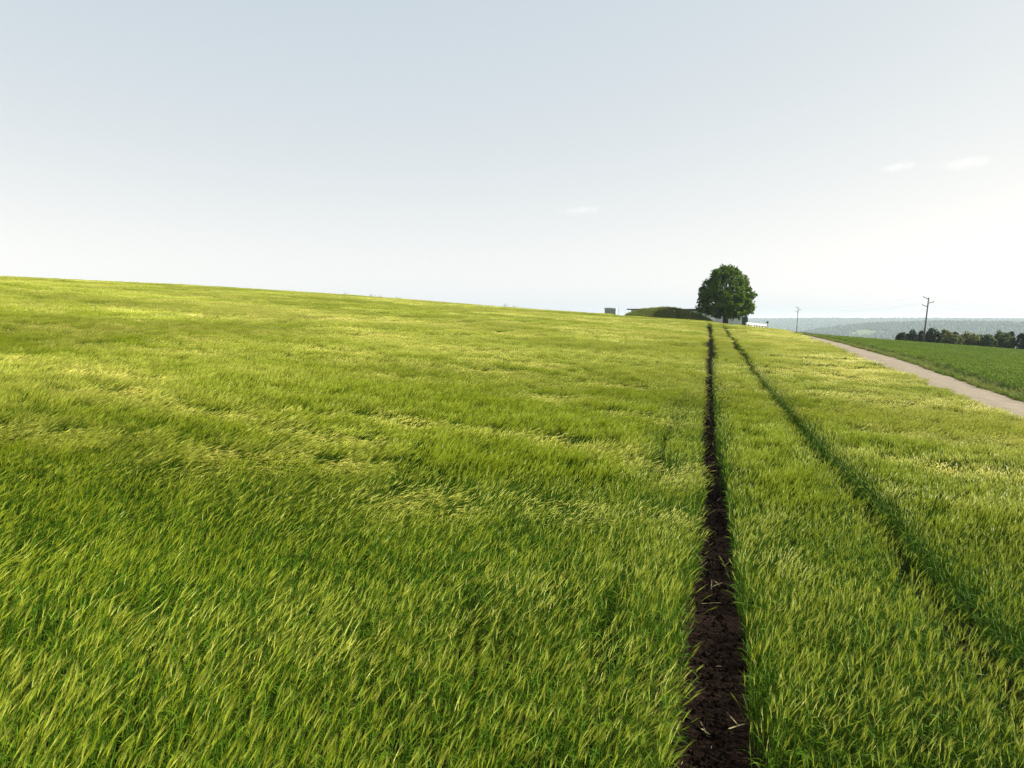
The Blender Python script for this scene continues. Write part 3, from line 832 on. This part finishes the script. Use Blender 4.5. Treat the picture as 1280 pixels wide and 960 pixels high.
# white wall with dark openings and its end post
wy = 148.0; wx0, wx1 = plan(932.5, wy), plan(957.5, wy)
zl, zr = CAM_Z - 4.6 / F_PX * 150, CAM_Z - 7.2 / F_PX * 150
wall = tag(empty('white_wall', ((wx0 + wx1) / 2, wy, g1((wx0 + wx1) / 2, wy)), R(36)), 'low white wall with a row of small dark openings right of the tree', 'wall')
ww = (wx1 - wx0) / .76; zb = g1((wx0 + wx1) / 2, wy); mid = (zl + zr) / 2 - zb; sl = (zr - zl) / ww
def sl_box(parent, name, x0, x1, y, th, a, b, m):
    mb = MB(); vs = []
    for yy in (y - th / 2, y + th / 2):
        vs += [(x0, yy, a + sl * x0), (x1, yy, a + sl * x1), (x1, yy, b + sl * x1), (x0, yy, b + sl * x0)]
    mb.add(vs, [(0, 1, 2, 3), (7, 6, 5, 4), (4, 5, 1, 0), (3, 2, 6, 7), (0, 3, 7, 4), (1, 5, 6, 2)], m)
    return mb.build(name, parent)
sl_box(wall, 'base', -ww / 2, ww / 2, 0, .2, -.5, mid - .72, M['white'])
sl_box(wall, 'coping', -ww / 2 - .05, ww / 2, 0, .34, mid - .34, mid, M['white'])
sl_box(wall, 'backing', -ww / 2, ww / 2, .08, .04, mid - .72, mid - .34, M['black'])
for k in range(8):
    c = -ww / 2 + .1 + (ww - .2) * k / 7
    wdt = .22 if k not in (2,) else .5
    sl_box(wall, 'pier', c - wdt / 2, c + wdt / 2, -.01, .22, mid - .72, mid - .34, M['white'])
gx = plan(958.4, 147.5)
gp = tag(empty('gate_post', (gx, 147.5, g1(gx, 147.5))), 'white post with a dark round cap at the white wall end', 'post')
hp = height_at(958.4, 404, gx, 147.5)
mb = MB(); mb.box((0, 0, hp / 2 - .3), (.24, .24, hp + .6), M['white']); mb.build('post', gp)
mb = MB(); mb.tube([(0, 0, hp), (0, 0, hp + .08), (0, 0, hp + .28), (0, 0, hp + .36)], [.10, .2, .2, .07], M['black'], n=8); mb.build('cap', gp)

# thin posts at the crest and in front of the bank
def fence_post(px, py, y, label, r=.028):
    x = plan(px, y); h = height_at(px, py, x, y)
    e = tag(empty('fence_post', (x, y, g1(x, y))), label, 'post', 'thin posts around the bank')
    mb = MB(); mb.tube([(0, 0, -.3), (0, 0, h)], r, M['wood'], n=6); mb.build('pole', e)
    mb = MB(); mb.tube([(0, 0, h), (0, 0, h + .05)], [r * 1.4, r * .6], M['steel'], n=6); mb.build('cap', e)
fence_post(772.5, 385.5, 158, 'thin steel mast on the crest right of the grey cabin')
fence_post(842.0, 389.0, 131.6, 'thin steel post at the left of the shaded bank')
fence_post(862.0, 391.0, 131.6, 'thin steel post in the middle of the shaded bank')
fence_post(913.0, 398.5, 146, 'thin post right of the trunk before the pale shed')

# ------------------------------------------------------------------ power line
def power_pole(x, y, h, label, lean=0.0, face=0.0):
    e = tag(empty('power_pole', (x, y, g1(x, y))), label, 'power pole', 'wooden poles of the power line')
    e.rotation_euler = (0, lean, face)
    mb = MB(); mb.tube([(0, 0, -.6), (0, 0, h * .5), (0, 0, h)], [.17, .145, .11], M['wood'], n=8); mb.build('pole', e, smooth=True)
    tips = []
    for zz, s, up in ((h - .25, -1, .35), (h - 1.05, 1, .3), (h - 1.75, -1, .3)):
        mb = MB(); mb.tube([(0, 0, zz), (s * .45, 0, zz + up * .45), (s * .95, 0, zz + up)], [.075, .065, .06], M['wood'], n=5); a = mb.build('bracket', e)
        mb = MB(); mb.tube([(s * .95, 0, zz + up), (s * .95, 0, zz + up + .08), (s * .95, 0, zz + up + .22)], [.06, .11, .06], M['porcelain'], n=6); mb.build('insulator', a)
        tips.append((s * .95, 0, zz + up + .2))
    bpy.context.view_layer.update()
    return [e.matrix_world @ Vector(t) for t in tips]
px1 = plan(1153.5, 168.0)
p1h = height_at(1156.5, 372, px1, 168.0)
pA = power_pole(px1, 168.0, p1h, 'tall wooden power pole leaning slightly, beside the dark trees', R(4.2), R(-8))
px2 = plan(994.0, 300.0)
pB = power_pole(px2, 300.0, height_at(996, 384, px2, 300.0), 'distant wooden power pole standing near the far end of the path', R(2), R(-8))
px3 = plan(1420, 185.0)
pC = power_pole(px3, 185.0, p1h + .5, 'wooden power pole outside the right edge of the view', 0, R(-25))
px4 = plan(700, 560.0)
def wire(a, b, sag, label):
    pts = []
    for k in range(25):
        t = k / 24; p = a.lerp(b, t); p.z -= sag * 4 * t * (1 - t); pts.append(p)
    mb = MB(); mb.tube(pts, .006, M['wire'], n=4); o = mb.build('power_wire')
    tag(o, label, 'wire', 'wires of the power line')
for k, nm in enumerate(('top', 'middle', 'lowest')):
    wire(pB[k], pA[k], 1.2, f'thin {nm} wire strung between the two power poles')
    wire(pA[k], pC[k], .9, f'thin {nm} wire running right from the near power pole')

# ------------------------------------------------------------------ tall weeds on the left skyline
def ridge_weed(px, y, h, label, seed):
    rw = random.Random(seed); x = plan(px, y)
    e = tag(empty('tall_weed', (x, y, g1(x, y))), label, 'weed', 'tall weeds on the left skyline')
    mb = MB(); lf = MB()
    for k in range(9):
        a = rw.uniform(0, 6.283); s = rw.uniform(.15, .7)
        b = Vector((rw.uniform(-.4, .4), rw.uniform(-.3, .3), 0)); t = b + Vector((math.cos(a) * s, math.sin(a) * s, h * rw.uniform(.7, 1)))
        m_ = b.lerp(t, .55) + Vector((0, 0, .1))
        mb.tube([b, m_, t], [.02, .016, .008], M['stem'], n=4)
        for j in range(7):
            q = b.lerp(t, rw.uniform(.45, 1)); d = Vector((rw.gauss(0, 1), rw.gauss(0, 1), rw.uniform(-.2, .8))).normalized() * rw.uniform(.1, .24)
            sdv = d.cross(Vector((0, 0, 1))).normalized() * .04
            lf.add([q, q + d * .5 + sdv, q + d, q + d * .5 - sdv], [(0, 1, 2, 3)], M['grass'])
    mb.build('stem', e); lf.build('foliage', e)
crest_y = lambda px: {430: 148, 470: 150, 500: 154, 637: 158}.get(px, 150)
for px, h, lab in ((433, 1.5, 'small tall weed furthest left on the field skyline'), (466, 1.6, 'tall weed just right of the leftmost skyline weed'), (476, 1.35, 'short weed close beside the middle skyline weeds'),
                   (497, 1.4, 'low weed on the skyline before a long bare stretch'), (632, 1.65, 'tallest skyline weed standing nearest the grey cabin'), (643, 1.35, 'small weed right beside the tallest skyline weed')):
    ridge_weed(px, np.interp(px, [433, 500, 640], [156, 162, 160]), h, lab, px)

# ------------------------------------------------------------------ three small clouds
def cloud(px, py, dist, w, h, label, seed, dens):
    rc = random.Random(seed)
    a = math.atan((px - 640) / F_PX) - R(YAW)
    x, y = dist * math.sin(a), dist * math.cos(a)
    d = -SY * x + CY * y; t = (480 - py) / F_PX
    z = CAM_Z + d * (t * CP - SP) / (CP + t * SP)
    m = bpy.data.materials.new('cloud vapour'); m.use_nodes = True
    n, l = m.node_tree.nodes, m.node_tree.links; n.clear()
    out = n.new('ShaderNodeOutputMaterial'); pv = n.new('ShaderNodeVolumePrincipled'); pv.inputs['Color'].default_value = (1, 1, 1, 1); pv.inputs['Anisotropy'].default_value = .3
    tc = n.new('ShaderNodeTexCoord')
    ln = n.new('ShaderNodeVectorMath'); ln.operation = 'LENGTH'
    mp = n.new('ShaderNodeMapping'); mp.inputs['Scale'].default_value = (2 / w, 4 / w, 2 / h)
    l.new(tc.outputs['Object'], mp.inputs[0]); l.new(mp.outputs[0], ln.inputs[0])
    ns = n.new('ShaderNodeTexNoise'); ns.inputs['Scale'].default_value = 3.2 / w * 2; ns.inputs['Detail'].default_value = 5; ns.inputs['Roughness'].default_value = .6
    l.new(tc.outputs['Object'], ns.inputs['Vector'])
    s1 = n.new('ShaderNodeMath'); s1.operation = 'SUBTRACT'; l.new(ns.outputs['Fac'], s1.inputs[0])
    f = n.new('ShaderNodeMath'); f.operation = 'MULTIPLY'; f.inputs[1].default_value = .72; l.new(ln.outputs['Value'], f.inputs[0]); l.new(f.outputs[0], s1.inputs[1])
    mr = n.new('ShaderNodeMapRange'); mr.inputs[1].default_value = .0; mr.inputs[2].default_value = .45; mr.inputs[4].default_value = dens
    l.new(s1.outputs[0], mr.inputs[0]); l.new(mr.outputs[0], pv.inputs['Density']); l.new(pv.outputs[0], out.inputs['Volume'])
    vs = []; fs = []; nu, nv = 16, 9
    for i in range(nv + 1):
        th = math.pi * i / nv
        for k in range(nu):
            q = 6.283185 * k / nu; b = rc.uniform(.9, 1.05)
            vs.append((w / 2 * b * math.sin(th) * math.cos(q), w / 4 * b * math.sin(th) * math.sin(q), h / 2 * b * math.cos(th)))
    for i in range(nv):
        for k in range(nu): fs.append((i * nu + k, (i + 1) * nu + k, (i + 1) * nu + (k + 1) % nu, i * nu + (k + 1) % nu))
    mb = MB(); mb.add(vs, fs, m); o = mb.build('cloud', None, (x, y, z), rz=-a)
    tag(o, label, 'cloud', 'small faint clouds')
cloud(725, 263, 4200, 330, 75, 'small faint white cloud left of the tree above the field', 1, .0014)
cloud(1112, 209, 4200, 270, 70, 'small faint cloud right of the tree, left of a similar one', 2, .0016)
cloud(1196, 204, 4200, 340, 95, 'faint puffy cloud highest at the right above the power pole', 3, .0013)

# ------------------------------------------------------------------ haze
mb = MB()
hm = bpy.data.materials.new('haze air'); hm.use_nodes = True
n, l = hm.node_tree.nodes, hm.node_tree.links; n.clear()
out = n.new('ShaderNodeOutputMaterial'); pv = n.new('ShaderNodeVolumePrincipled')
pv.inputs['Color'].default_value = (.74, .85, .98, 1); pv.inputs['Density'].default_value = 1.0e-4; pv.inputs['Anisotropy'].default_value = .05
l.new(pv.outputs[0], out.inputs['Volume'])
mb.box((0, 0, (-110 + 22) / 2), (18400, 18400, 132), hm)
hz_ = mb.build('haze'); hz_['kind'] = 'stuff'
